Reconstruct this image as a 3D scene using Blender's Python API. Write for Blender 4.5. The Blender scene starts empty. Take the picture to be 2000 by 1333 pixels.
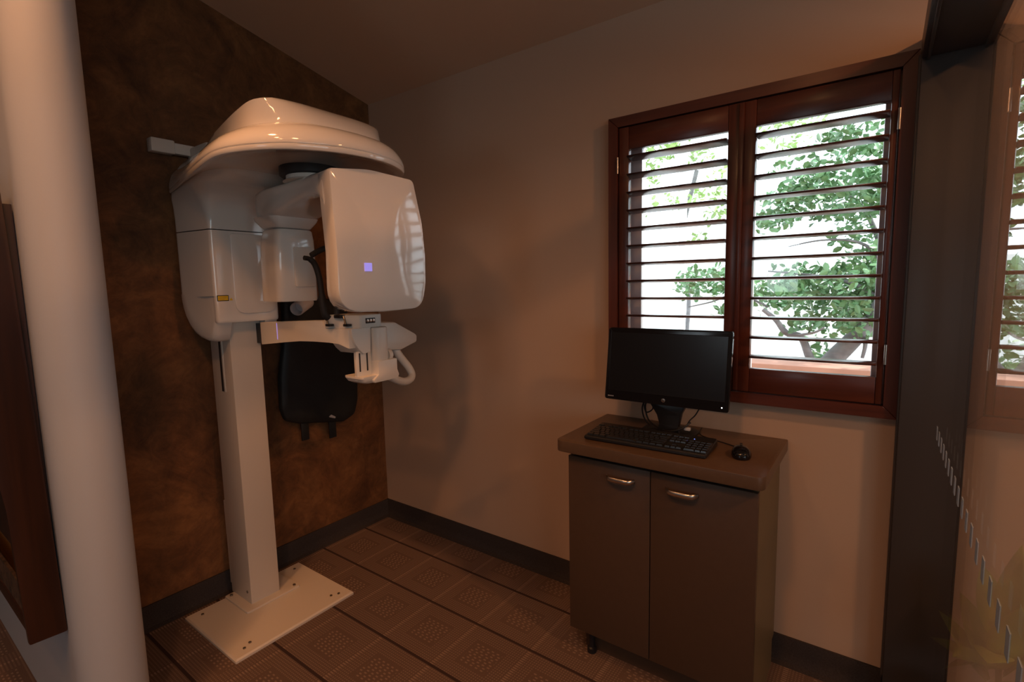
import bpy, bmesh, math, random
from mathutils import Vector, Matrix, noise as mnoise
random.seed(7)
PI = math.pi
scene = bpy.context.scene
COL = scene.collection

# ------------------------------------------------------------------ camera
CAM = Vector((2.5192, -2.0485, 1.45)); F_PX = 990.99
YAW, PITCH, ROLL = 0.6323, 0.1103, -0.0220
_fwd = Vector((-math.sin(YAW)*math.cos(PITCH), math.cos(YAW)*math.cos(PITCH), -math.sin(PITCH)))
_r0 = Vector((math.cos(YAW), math.sin(YAW), 0)); _u0 = _r0.cross(_fwd)
_right = math.cos(ROLL)*_r0 + math.sin(ROLL)*_u0
_up = -math.sin(ROLL)*_r0 + math.cos(ROLL)*_u0
cam_d = bpy.data.cameras.new('camera'); cam = bpy.data.objects.new('camera', cam_d); COL.objects.link(cam)
cam_d.sensor_width = 36; cam_d.lens = 36*F_PX/2000; cam_d.clip_start = 0.02
_m = Matrix((( _right.x, _up.x, -_fwd.x, CAM.x), (_right.y, _up.y, -_fwd.y, CAM.y), (_right.z, _up.z, -_fwd.z, CAM.z), (0, 0, 0, 1)))
cam.matrix_world = _m
scene.camera = cam
def at(px, py, axis, val):
    """world point that lies on the plane axis = val along the sight line of a photo pixel"""
    d = _right*((px-1000)/F_PX) + _up*((666.5-py)/F_PX) + _fwd
    i = 'xyz'.index(axis)
    return CAM + d*((val-CAM[i])/d[i])

# ------------------------------------------------------------------ world, sun, exposure
scene.view_settings.view_transform = 'Standard'
scene.view_settings.look = 'None'
scene.view_settings.gamma = 1.0
scene.view_settings.use_curve_mapping = False
scene.view_settings.exposure = 0.14
world = bpy.data.worlds.new('sky'); scene.world = world; world.use_nodes = True
wb = world.node_tree.nodes['Background']
wb.inputs[0].default_value = (0.80, 0.91, 1.0, 1); wb.inputs[1].default_value = 3.1
sun_d = bpy.data.lights.new('sun', 'SUN'); sun = bpy.data.objects.new('sun', sun_d); COL.objects.link(sun)
sun_d.energy = 6.0; sun_d.angle = 0.02; sun_d.color = (1.0, 0.93, 0.82)
sun.rotation_euler = (math.radians(-32), math.radians(38), 0)      # high, from the right beyond the window

WARM = (1.0, 0.42, 0.16)
# recessed lamps: (x, y), watts, aim point, cone, blend, label
LAMPS = [((0.92, -1.90), 60.0, (0.88, -1.15, 0.0), 1.10, .7, 'recessed ceiling lamp beside the rounded end of the stub wall'),
         ((1.36, -2.69), 36.0, (1.15, -1.30, 0.0), 1.60, .85, 'recessed ceiling lamp behind the camera to its left'),
         ((2.10, -2.30), 66.0, (1.15, -0.85, 0.0), 1.42, .85, 'recessed ceiling lamp nearly above the camera'),
         ((1.95, -3.60), 20.0, (1.70, -1.60, 0.0), 1.90, .7, 'recessed ceiling lamp farthest back behind the camera'),
         ((4.10, -1.05), 115.0, (2.80, -0.50, 0.3), 2.00, .6, 'recessed ceiling lamp in the space beyond the glass partition'),
         ((-0.6, -3.20), 10.0, (-0.3, -2.90, 0.0), 1.90, .6, 'recessed ceiling lamp over the corridor on the left')]
CEIL_Z0, CEIL_SLOPE = 2.528, 0.234
def ceil_z(y): return CEIL_Z0 - CEIL_SLOPE*y

# ------------------------------------------------------------------ node helpers
class N:
    """tiny expression builder over Math nodes"""
    def __init__(s, nt, sock): s.nt, s.s = nt, sock
    def _op(s, op, *a):
        n = s.nt.nodes.new('ShaderNodeMath'); n.operation = op
        for i, v in enumerate((s,)+a):
            if isinstance(v, N): s.nt.links.new(v.s, n.inputs[i])
            else: n.inputs[i].default_value = v
        return N(s.nt, n.outputs[0])
    def __add__(s, o): return s._op('ADD', o)
    def __sub__(s, o): return s._op('SUBTRACT', o)
    def __mul__(s, o): return s._op('MULTIPLY', o)
    def frac(s): return s._op('FRACT')
    def abs(s): return s._op('ABSOLUTE')
    def lt(s, o): return s._op('LESS_THAN', o)
    def gt(s, o): return s._op('GREATER_THAN', o)
    def mn(s, o): return s._op('MINIMUM', o)
    def mx(s, o): return s._op('MAXIMUM', o)
    def inv(s): return s._op('MULTIPLY', -1.0) + 1.0
    def sin(s): return s._op('SINE')

def new_mat(name):
    m = bpy.data.materials.new(name); m.use_nodes = True
    nt = m.node_tree; b = nt.nodes['Principled BSDF']
    return m, nt, b
def mat(name, col, rough=0.5, metal=0.0, spec=0.5, coat=0.0, bump=None, vary=0.0, vscale=6.0, emit=None):
    m, nt, b = new_mat(name)
    b.inputs['Base Color'].default_value = (*col, 1); b.inputs['Roughness'].default_value = rough
    b.inputs['Metallic'].default_value = metal; b.inputs['Specular IOR Level'].default_value = spec
    b.inputs['Coat Weight'].default_value = coat; b.inputs['Coat Roughness'].default_value = 0.03
    tc = nt.nodes.new('ShaderNodeTexCoord')
    if vary:
        n = nt.nodes.new('ShaderNodeTexNoise'); n.inputs['Scale'].default_value = vscale; n.inputs['Detail'].default_value = 4
        nt.links.new(tc.outputs['Object'], n.inputs['Vector'])
        r = nt.nodes.new('ShaderNodeValToRGB')
        r.color_ramp.elements[0].position = .3; r.color_ramp.elements[1].position = .7
        r.color_ramp.elements[0].color = (*[c*(1-vary) for c in col], 1); r.color_ramp.elements[1].color = (*[min(1, c*(1+vary)) for c in col], 1)
        nt.links.new(n.outputs['Fac'], r.inputs['Fac']); nt.links.new(r.outputs['Color'], b.inputs['Base Color'])
    if bump:
        n = nt.nodes.new('ShaderNodeTexNoise'); n.inputs['Scale'].default_value = bump[0]; n.inputs['Detail'].default_value = 3
        nt.links.new(tc.outputs['Object'], n.inputs['Vector'])
        bp = nt.nodes.new('ShaderNodeBump'); bp.inputs['Strength'].default_value = bump[1]; bp.inputs['Distance'].default_value = 0.002
        nt.links.new(n.outputs['Fac'], bp.inputs['Height']); nt.links.new(bp.outputs['Normal'], b.inputs['Normal'])
    if emit:
        b.inputs['Emission Color'].default_value = (*emit[0], 1); b.inputs['Emission Strength'].default_value = emit[1]
    return m
def wood(name, c0, c1, axis='z', rough=0.35, scale=1.0):
    m, nt, b = new_mat(name)
    tc = nt.nodes.new('ShaderNodeTexCoord'); mp = nt.nodes.new('ShaderNodeMapping')
    s = {'x': (2, 40, 40), 'y': (40, 2, 40), 'z': (40, 40, 2)}[axis]
    mp.inputs['Scale'].default_value = [v*scale for v in s]
    nt.links.new(tc.outputs['Object'], mp.inputs['Vector'])
    n = nt.nodes.new('ShaderNodeTexNoise'); n.inputs['Scale'].default_value = 1.0; n.inputs['Detail'].default_value = 6; n.inputs['Distortion'].default_value = .4
    nt.links.new(mp.outputs['Vector'], n.inputs['Vector'])
    r = nt.nodes.new('ShaderNodeValToRGB'); r.color_ramp.elements[0].position = .3; r.color_ramp.elements[1].position = .72
    r.color_ramp.elements[0].color = (*c0, 1); r.color_ramp.elements[1].color = (*c1, 1)
    nt.links.new(n.outputs['Fac'], r.inputs['Fac']); nt.links.new(r.outputs['Color'], b.inputs['Base Color'])
    b.inputs['Roughness'].default_value = rough; b.inputs['Coat Weight'].default_value = 0.25; b.inputs['Coat Roughness'].default_value = .2
    return m
def glass_mat(name, tint=(1, 1, 1)):
    """thin pane: clear, with the Fresnel mirror of its two faces"""
    m = bpy.data.materials.new(name); m.use_nodes = True; nt = m.node_tree
    for n in list(nt.nodes): nt.nodes.remove(n)
    out = nt.nodes.new('ShaderNodeOutputMaterial'); mix = nt.nodes.new('ShaderNodeMixShader')
    tr = nt.nodes.new('ShaderNodeBsdfTransparent'); tr.inputs[0].default_value = (*tint, 1)
    gl = nt.nodes.new('ShaderNodeBsdfGlossy'); gl.inputs['Roughness'].default_value = 0.0; gl.inputs[0].default_value = (1, 1, 1, 1)
    ge = nt.nodes.new('ShaderNodeNewGeometry'); dp = nt.nodes.new('ShaderNodeVectorMath'); dp.operation = 'DOT_PRODUCT'
    nt.links.new(ge.outputs['Incoming'], dp.inputs[0]); nt.links.new(ge.outputs['Normal'], dp.inputs[1])
    f = (N(nt, dp.outputs['Value']).abs().inv()._op('POWER', 4.9))*0.957 + 0.043     # Schlick, same on both faces of the pane
    nt.links.new(f.s, mix.inputs[0]); nt.links.new(tr.outputs[0], mix.inputs[1]); nt.links.new(gl.outputs[0], mix.inputs[2])
    nt.links.new(mix.outputs[0], out.inputs[0])
    return m

M = {}
M['wall'] = mat('beige_wall_paint', (0.54, 0.388, 0.285), 0.62, bump=(180, .12), spec=.3)
M['ceiling'] = mat('ceiling_paint', (0.72, 0.53, 0.38), 0.8, bump=(150, .1), spec=.2)
M['white_wall'] = mat('daylight_tinted_wall_paint', (0.49, 0.50, 0.53), 0.5, bump=(160, .08), spec=.3)  # white wall; dimness and cool daylight tint are put into the colour
M['plastic'] = mat('glossy_white_plastic', (0.74, 0.70, 0.65), 0.10, coat=0.5)
M['plastic_satin'] = mat('satin_white_plastic', (0.72, 0.68, 0.62), 0.34)
M['steel_paint'] = mat('white_powder_coat', (0.70, 0.63, 0.55), 0.42, bump=(700, .06))
M['dark_gap'] = mat('dark_recess_plastic', (0.02, 0.02, 0.022), 0.5)
M['black_plastic'] = mat('black_plastic', (0.014, 0.014, 0.016), 0.38)
M['black_gloss'] = mat('glossy_black_bezel', (0.008, 0.008, 0.010), 0.12)
M['screen'] = mat('switched_off_screen', (0.010, 0.010, 0.012), 0.22)
M['rubber'] = mat('black_rubber', (0.010, 0.010, 0.011), 0.6)
M['apron'] = mat('black_apron_vinyl', (0.012, 0.014, 0.015), 0.55, bump=(60, .5), vary=.3, vscale=9)
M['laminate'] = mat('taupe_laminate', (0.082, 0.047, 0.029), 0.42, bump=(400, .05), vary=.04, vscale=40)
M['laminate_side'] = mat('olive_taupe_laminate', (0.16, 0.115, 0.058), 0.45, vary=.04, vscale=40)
M['top'] = mat('brown_laminate_top', (0.115, 0.068, 0.040), 0.36, bump=(500, .05), vary=.08, vscale=60)
M['nickel'] = mat('brushed_nickel', (0.62, 0.56, 0.50), 0.28, metal=1.0)
M['bolt'] = mat('steel_bolt', (0.35, 0.32, 0.28), 0.35, metal=1.0)
M['alu'] = mat('dark_bronze_aluminium', (0.085, 0.075, 0.072), 0.38, metal=0.3)
M['yellow'] = mat('warning_yellow', (0.75, 0.50, 0.02), 0.5)
M['ink'] = mat('black_ink', (0.01, 0.01, 0.01), 0.6)
M['grey_print'] = mat('grey_print', (0.5, 0.5, 0.52), 0.4)
M['led_violet'] = mat('violet_led', (0.4, 0.35, 0.8), 0.4, emit=((0.36, 0.30, 1.0), 0.55))
M['led_white'] = mat('white_led', (0.9, 0.9, 0.9), 0.4, emit=((1.0, 1.0, 0.95), 3.0))
M['led_blue'] = mat('blue_led', (0.2, 0.3, 0.9), 0.4, emit=((0.2, 0.3, 1.0), 1.2))
M['mahogany'] = wood('mahogany_stain', (0.066, 0.014, 0.007), (0.128, 0.030, 0.013), 'z', .34)
M['mahogany_h'] = wood('mahogany_stain_horizontal', (0.066, 0.014, 0.007), (0.128, 0.030, 0.013), 'x', .34)
M['louver'] = wood('mahogany_louver', (0.060, 0.018, 0.010), (0.11, 0.034, 0.017), 'x', .32)
M['walnut'] = wood('dark_walnut', (0.020, 0.006, 0.003), (0.048, 0.015, 0.006), 'z', .36)
M['oak'] = wood('honey_oak', (0.30, 0.13, 0.04), (0.46, 0.22, 0.07), 'x', .4)
M['fabric'] = mat('dark_patterned_fabric', (0.07, 0.035, 0.018), 0.85, vary=.7, vscale=45)
M['white_alu'] = mat('white_window_aluminium', (0.62, 0.63, 0.66), 0.4)
M['pane'] = glass_mat('window_pane', (0.985, 0.995, 0.99))
M['partition_glass'] = glass_mat('partition_glass', (0.975, 0.985, 0.975))
M['frost'] = mat('frosted_marking_film', (0.34, 0.40, 0.46), 0.7)
M['leaf'] = mat('glossy_green_leaf', (0.13, 0.27, 0.12), 0.4, vary=.45, vscale=3)
M['leaf_far'] = mat('yellow_green_leaf', (0.30, 0.45, 0.16), 0.5, vary=.4, vscale=2)
M['leaf_pot'] = mat('broad_plant_leaf', (0.30, 0.38, 0.06), 0.42, vary=.35, vscale=8)
M['stem'] = mat('green_stem', (0.12, 0.14, 0.05), 0.6)
M['bark'] = mat('grey_bark', (0.17, 0.17, 0.18), 0.85, bump=(30, .8), vary=.3, vscale=12)
M['terracotta'] = mat('terracotta_coping', (0.42, 0.22, 0.16), 0.8, vary=.15, vscale=5)
M['render'] = mat('white_garden_render', (0.80, 0.81, 0.80), 0.9, bump=(80, .2))
M['paving'] = mat('pale_paving', (0.55, 0.53, 0.50), 0.9, vary=.12, vscale=2)
M['lamp'] = mat('lamp_lens', (1, .9, .8), 0.4, emit=((1.0, 0.66, 0.36), 18.0))
M['trim'] = mat('white_trim', (0.7, 0.68, 0.64), 0.4)
M['soil'] = mat('potting_soil', (0.03, 0.02, 0.014), 0.95, bump=(90, 1))
M['pot'] = mat('dark_ceramic_pot', (0.06, 0.045, 0.04), 0.35)
M['paper'] = mat('white_paper_roll', (0.74, 0.74, 0.78), 0.7)

def suede():
    m, nt, b = new_mat('mottled_brown_suede_paper')
    tc = nt.nodes.new('ShaderNodeTexCoord')
    def nz(scale, det, dist, rough=.6):
        n = nt.nodes.new('ShaderNodeTexNoise'); n.inputs['Scale'].default_value = scale; n.inputs['Detail'].default_value = det
        n.inputs['Distortion'].default_value = dist; n.inputs['Roughness'].default_value = rough
        nt.links.new(tc.outputs['Object'], n.inputs['Vector']); return N(nt, n.outputs['Fac'])
    v = nz(2.4, 9, 1.6, .68)*0.60 + nz(11, 8, 1.0, .75)*0.40
    r = nt.nodes.new('ShaderNodeValToRGB'); e = r.color_ramp.elements
    e[0].position = .38; e[0].color = (0.085, 0.036, 0.016, 1); e[1].position = .68; e[1].color = (0.32, 0.145, 0.052, 1)
    k = e.new(.5); k.color = (0.17, 0.073, 0.028, 1)
    nt.links.new(v.s, r.inputs['Fac']); nt.links.new(r.outputs['Color'], b.inputs['Base Color'])
    b.inputs['Roughness'].default_value = .62; b.inputs['Specular IOR Level'].default_value = .35
    bp = nt.nodes.new('ShaderNodeBump'); bp.inputs['Strength'].default_value = .15; bp.inputs['Distance'].default_value = .003
    nt.links.new(v.s, bp.inputs['Height']); nt.links.new(bp.outputs['Normal'], b.inputs['Normal'])
    return m
M['suede'] = suede()

GU, GV, GU0, GV0, GTH = 0.2786, 0.2846, 0.3403, 0.2181, -0.0057
def carpet():
    m, nt, b = new_mat('woven_check_carpet')
    g = nt.nodes.new('ShaderNodeNewGeometry')
    sep = nt.nodes.new('ShaderNodeSeparateXYZ'); nt.links.new(g.outputs['Position'], sep.inputs[0])
    X = N(nt, sep.outputs[0]) - GU0; Y = (N(nt, sep.outputs[1])*-1.0) - GV0
    U = (X*math.cos(GTH) - Y*math.sin(GTH))*(1/GU); V = (X*math.sin(GTH) + Y*math.cos(GTH))*(1/GV)
    u, v = (U + 40.0).frac(), (V + 40.0).frac()
    du = ((u - 0.5).abs()*-1.0) + 0.5          # distance to the nearest cell line
    dv = ((v - 0.5).abs()*-1.0) + 0.5
    line = dv.lt(0.022)                        # dark bands along the room
    ladder = du.lt(0.031)*((V*26.0).frac().lt(0.5))
    ladder_band = du.lt(0.040)
    NU = 26.0
    a, c = (U*NU).frac(), (V*NU).frac()
    dot = a.lt(0.52)*c.lt(0.48)                # fine dotted ground weave
    cu, cv = (u - 0.5).abs(), (v - 0.5).abs()
    ring = cu.lt(0.27)*cv.lt(0.25)
    dia = (cu*1.0 + cv*1.0).lt(0.41)*cu.lt(0.235)*cv.lt(0.205)
    a2, c2 = (U*11.0 + (V*11.0)._op('FLOOR')*0.5).frac(), (V*22.0).frac()
    dash = a2.lt(0.45)*c2.lt(0.45)*dia
    lvl = dot*(ring.inv())*0.42 + dash*0.55
    lvl = lvl*(ladder_band.inv()) + ladder*0.62
    lvl = lvl*(line.inv())
    nz = nt.nodes.new('ShaderNodeTexNoise'); nz.inputs['Scale'].default_value = 420; nz.inputs['Detail'].default_value = 2
    nt.links.new(g.outputs['Position'], nz.inputs['Vector'])
    nb = nt.nodes.new('ShaderNodeTexNoise'); nb.inputs['Scale'].default_value = 2.2; nt.links.new(g.outputs['Position'], nb.inputs['Vector'])
    val = lvl*0.62 + N(nt, nz.outputs['Fac'])*0.25 + N(nt, nb.outputs['Fac'])*0.10
    r = nt.nodes.new('ShaderNodeValToRGB'); e = r.color_ramp.elements
    e[0].position = 0.10; e[0].color = (0.115, 0.074, 0.060, 1); e[1].position = .95; e[1].color = (0.40, 0.285, 0.225, 1)
    nt.links.new(val.s, r.inputs['Fac'])
    mx = nt.nodes.new('ShaderNodeMix'); mx.data_type = 'RGBA'
    nt.links.new(line.s, mx.inputs['Factor']); nt.links.new(r.outputs['Color'], mx.inputs[6]); mx.inputs[7].default_value = (0.050, 0.031, 0.029, 1)
    nt.links.new(mx.outputs[2], b.inputs['Base Color'])
    b.inputs['Roughness'].default_value = .95; b.inputs['Specular IOR Level'].default_value = .1
    bp = nt.nodes.new('ShaderNodeBump'); bp.inputs['Strength'].default_value = .5; bp.inputs['Distance'].default_value = .002
    nt.links.new(val.s, bp.inputs['Height']); nt.links.new(bp.outputs['Normal'], b.inputs['Normal'])
    return m
M['carpet'] = carpet()
M['skirting'] = mat('dark_carpet_skirting', (0.050, 0.042, 0.042), 0.95, bump=(500, .5), vary=.2, vscale=200, spec=.1)

# ------------------------------------------------------------------ mesh helpers
def base_of(parent):
    b = Vector((0, 0, 0)); p = parent
    while p is not None:
        b += p.location; p = p.parent
    return b
def obj_from_bm(name, bm, m, parent=None, base=None, smooth=False, angle=40):
    """links one mesh object; geometry is given in world coordinates"""
    b = base_of(parent) if parent is not None else Vector(base if base is not None else (0, 0, 0))
    bmesh.ops.translate(bm, verts=bm.verts, vec=-b)
    bmesh.ops.recalc_face_normals(bm, faces=bm.faces)
    me = bpy.data.meshes.new(name); bm.to_mesh(me); bm.free()
    me.materials.append(M[m] if isinstance(m, str) else m)
    if smooth:
        for p in me.polygons: p.use_smooth = True
        try: me.set_sharp_from_angle(angle=math.radians(angle))
        except Exception: pass
    o = bpy.data.objects.new(name, me); COL.objects.link(o)
    if parent is not None: o.parent = parent
    else: o.location = b
    return o
def empty(name, loc):
    o = bpy.data.objects.new(name, None); COL.objects.link(o); o.location = loc; o.empty_display_size = .1
    return o
def tag(o, label, cat, group=None):
    o['label'] = label; o['category'] = cat
    if group: o['group'] = group
    return o
def struct(o): o['kind'] = 'structure'; return o

def bm_box(bm, x0, x1, y0, y1, z0, z1, bevel=0.0, seg=2):
    r = bmesh.ops.create_cube(bm, size=1.0)
    vs = r['verts']
    for v in vs:
        v.co = Vector((x0 + (v.co.x+.5)*(x1-x0), y0 + (v.co.y+.5)*(y1-y0), z0 + (v.co.z+.5)*(z1-z0)))
    if bevel > 0:
        es = list({e for v in vs for e in v.link_edges})
        bmesh.ops.bevel(bm, geom=es, offset=bevel, segments=seg, affect='EDGES', profile=.5)
def box(name, x0, x1, y0, y1, z0, z1, m, parent=None, base=None, bevel=0.0, seg=2):
    bm = bmesh.new(); bm_box(bm, x0, x1, y0, y1, z0, z1, bevel, seg)
    return obj_from_bm(name, bm, m, parent, base, smooth=bevel > 0)
def bm_loft(bm, rings, cap0=True, cap1=True, closed=True):
    vr = [[bm.verts.new(p) for p in r] for r in rings]
    n = len(rings[0])
    for a, b in zip(vr, vr[1:]):
        for i in range(n if closed else n-1):
            j = (i+1) % n
            bm.faces.new((a[i], a[j], b[j], b[i]))
    if cap0: bm.faces.new(vr[0][::-1])
    if cap1: bm.faces.new(vr[-1])
    return vr
def loft(name, rings, m, parent=None, base=None, cap0=True, cap1=True, smooth=True, angle=40):
    bm = bmesh.new(); bm_loft(bm, rings, cap0, cap1)
    return obj_from_bm(name, bm, m, parent, base, smooth, angle)
def bm_tube(bm, pts, rad, n=10, cap=True):
    pts = [Vector(p) for p in pts]; rings = []
    if not isinstance(rad, (list, tuple)): rad = [rad]*len(pts)
    up = Vector((0.13, 0.21, 0.97)).normalized()
    for i, p in enumerate(pts):
        t = (pts[min(i+1, len(pts)-1)] - pts[max(i-1, 0)]).normalized()
        s = t.cross(up)
        if s.length < 1e-4: s = t.cross(Vector((1, 0, 0)))
        s.normalize(); q = s.cross(t)
        rings.append([p + rad[i]*(math.cos(2*PI*k/n)*s + math.sin(2*PI*k/n)*q) for k in range(n)])
        up = q
    bm_loft(bm, rings, cap, cap)
def tube(name, pts, rad, m, parent=None, base=None, n=10):
    bm = bmesh.new(); bm_tube(bm, pts, rad, n)
    return obj_from_bm(name, bm, m, parent, base, True, 60)
def smooth_path(pts, k=6):
    """Catmull-Rom through the points"""
    P = [Vector(p) for p in pts]; out = []
    for i in range(len(P)-1):
        a, b, c, d = P[max(i-1, 0)], P[i], P[i+1], P[min(i+2, len(P)-1)]
        for s in range(k):
            t = s/k
            out.append(0.5*((2*b) + (c-a)*t + (2*a-5*b+4*c-d)*t*t + (3*b-a-3*c+d)*t**3))
    out.append(P[-1]); return out
def round_poly(pts, radii, seg=5):
    """2D polygon with rounded corners, fixed number of points for each corner"""
    n = len(pts); out = []
    for i in range(n):
        p = Vector(pts[i]); a = Vector(pts[i-1]); c = Vector(pts[(i+1) % n]); r = radii[i] if isinstance(radii, (list, tuple)) else radii
        d1, d2 = (a-p), (c-p); l1, l2 = d1.length, d2.length; d1.normalize(); d2.normalize()
        ang = d1.angle(d2); t = min(r/max(math.tan(ang/2), 1e-4), l1*.49, l2*.49)
        q1, q2 = p + d1*t, p + d2*t
        for s in range(seg+1):
            u = s/seg
            out.append((q1*(1-u)**2 + p*2*u*(1-u) + q2*u*u))
    return out
def prism(name, poly, axis, a, b, m, parent=None, base=None, bevel=0.0, smooth=True, angle=35):
    """polygon of the two other axes, extruded along axis from a to b"""
    def P(q, t):
        return {'x': Vector((t, q[0], q[1])), 'y': Vector((q[0], t, q[1])), 'z': Vector((q[0], q[1], t))}[axis]
    bm = bmesh.new()
    if bevel > 0:
        c = Vector((sum(q[0] for q in poly)/len(poly), sum(q[1] for q in poly)/len(poly)))
        sg = 1 if b > a else -1
        def inset(d):
            out = []
            for q in poly:
                v = Vector(q)-c; l = v.length
                out.append(c + v*max(0.2, (l-d)/l) if l > 1e-6 else Vector(q))
            return out
        rings = [[P(q, a) for q in inset(bevel)], [P(q, a+sg*bevel*.3) for q in inset(bevel*.3)], [P(q, a+sg*bevel) for q in poly],
                 [P(q, b-sg*bevel) for q in poly], [P(q, b-sg*bevel*.3) for q in inset(bevel*.3)], [P(q, b) for q in inset(bevel)]]
    else:
        rings = [[P(q, a) for q in poly], [P(q, b) for q in poly]]
    bm_loft(bm, rings)
    return obj_from_bm(name, bm, m, parent, base, smooth, angle)
def lathe(name, prof, centre, m, parent=None, base=None, n=32, axis='z', smooth=True):
    c = Vector(centre); rings = []
    for r, h in prof:
        ring = []
        for k in range(n):
            a = 2*PI*k/n; s, t = r*math.cos(a), r*math.sin(a)
            ring.append(c + {'z': Vector((s, t, h)), 'x': Vector((h, s, t)), 'y': Vector((s, h, t))}[axis])
        rings.append(ring)
    return loft(name, rings, m, parent, base, smooth=smooth)
def text_obj(name, body, size, m, origin, xdir, ydir, parent, depth=0.0004):
    cu = bpy.data.curves.new(name, 'FONT'); cu.body = body; cu.size = size; cu.extrude = depth; cu.align_x = 'CENTER'; cu.align_y = 'CENTER'
    t = bpy.data.objects.new(name+'_tmp', cu); COL.objects.link(t)
    dg = bpy.context.evaluated_depsgraph_get(); me = bpy.data.meshes.new_from_object(t.evaluated_get(dg))
    bpy.data.objects.remove(t, do_unlink=True)
    x, y = Vector(xdir).normalized(), Vector(ydir).normalized(); z = x.cross(y); o = Vector(origin) - base_of(parent)
    for v in me.vertices: v.co = o + x*v.co.x + y*v.co.y + z*v.co.z
    me.materials.clear(); me.materials.append(M[m])
    ob = bpy.data.objects.new(name, me); COL.objects.link(ob); ob.parent = parent
    return ob

# ================================================================== the setting
XG = 2.655                       # plane of the glass partition
WALL_Y = -1.700                  # near face of the stub wall on the left
R_END = 0.089
WIN = dict(x0=1.605, x1=2.540, z0=1.03, z1=2.085)   # opening in the window wall
X_E, X_W, Y_S = 6.2, -3.2, -6.6

floor = struct(box('floor', X_W, X_E, Y_S, 0.15, -0.05, 0.0, 'carpet'))
def wall_with_hole(name, axis, pos, thick, a0, a1, z_low, topz, holes, m):
    """wall in slabs round rectangular openings; holes = (a, b, z0, z1) sorted along the wall"""
    bm = bmesh.new()
    def slab(a, b, z0, z1):
        if b-a < 1e-4: return
        if axis == 'y':
            ring0 = [(a, pos, z0), (b, pos, z0), (b, pos, z1 if z1 is not None else topz(b)), (a, pos, z1 if z1 is not None else topz(a))]
            ring1 = [(x, pos+thick, z) for x, y, z in ring0]
        else:
            ring0 = [(pos, a, z0), (pos, b, z0), (pos, b, z1 if z1 is not None else topz(b)), (pos, a, z1 if z1 is not None else topz(a))]
            ring1 = [(pos+thick, y, z) for x, y, z in ring0]
        bm_loft(bm, [[Vector(p) for p in ring0], [Vector(p) for p in ring1]])
    cur = a0
    for a, b, z0, z1 in holes:
        slab(cur, a, z_low, None); slab(a, b, z_low, z0); slab(a, b, z1, None); cur = b
    slab(cur, a1, z_low, None)
    return struct(obj_from_bm(name, bm, m))
# window wall (beige), brown feature wall, outer walls that close the space
wall_with_hole('wall_window_side', 'y', 0.0, 0.14, 0.0, X_E, 0, lambda x: CEIL_Z0, [(WIN['x0'], WIN['x1'], WIN['z0'], WIN['z1'])], 'wall')
wall_with_hole('wall_feature', 'x', 0.0, -0.12, WALL_Y+R_END, 0.14, 0, ceil_z, [], 'suede')
wall_with_hole('wall_back', 'y', Y_S, -0.14, X_W, X_E, 0, lambda x: ceil_z(Y_S), [(0.5, 1.5, 1.2, 2.2)], 'wall')
wall_with_hole('wall_corridor_end', 'x', X_W, -0.14, Y_S, 0.14, 0, ceil_z, [], 'wall')
wall_with_hole('wall_garden_side', 'x', X_E, 0.14, Y_S, 0.14, 0, ceil_z, [(-5.9, -4.2, 0.9, 2.4), (-4.0, -2.3, 0.9, 2.4)], 'wall')
# raked ceiling
bm = bmesh.new()
ring0 = [Vector((X_W-.1, 0.14, ceil_z(.14))), Vector((X_E+.1, 0.14, ceil_z(.14))), Vector((X_E+.1, Y_S-.14, ceil_z(Y_S-.14))), Vector((X_W-.1, Y_S-.14, ceil_z(Y_S-.14)))]
bm_loft(bm, [ring0, [p + Vector((0, 0, .12)) for p in ring0]])
struct(obj_from_bm('ceiling', bm, 'ceiling'))
# stub wall with a rounded end, left edge of the picture
out = [(X_W, WALL_Y), (0.600, WALL_Y)]
for k in range(1, 24):
    a = -PI/2 + PI*k/24
    out.append((0.600 + R_END*math.cos(a), WALL_Y + R_END + R_END*math.sin(a)))
out += [(0.600, WALL_Y+2*R_END), (X_W, WALL_Y+2*R_END)]
bm = bmesh.new()
bm_loft(bm, [[Vector((x, y, 0)) for x, y in out], [Vector((x, y, ceil_z(y)+.02)) for x, y in out]])
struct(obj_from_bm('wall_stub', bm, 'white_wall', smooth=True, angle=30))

# coved carpet skirting
def skirting(name, axis, a, b, sign):
    prof = [(0, 0.10), (0.008, 0.10), (0.010, 0.094), (0.010, 0.05), (0.014, 0.028), (0.024, 0.010), (0.042, 0.001), (0, 0.001)]
    rings = []
    for t in (a, b):
        rings.append([Vector((t, sign*d, z)) if axis == 'x' else Vector((sign*d, t, z)) for d, z in prof])
    bm = bmesh.new(); bm_loft(bm, rings)
    return struct(obj_from_bm(name, bm, 'skirting', smooth=True, angle=25))
skirting('baseboard_window_side', 'x', 0.0, 2.575, -1)
skirting('baseboard_feature', 'y', WALL_Y+2*R_END, 0.0, 1)

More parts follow.
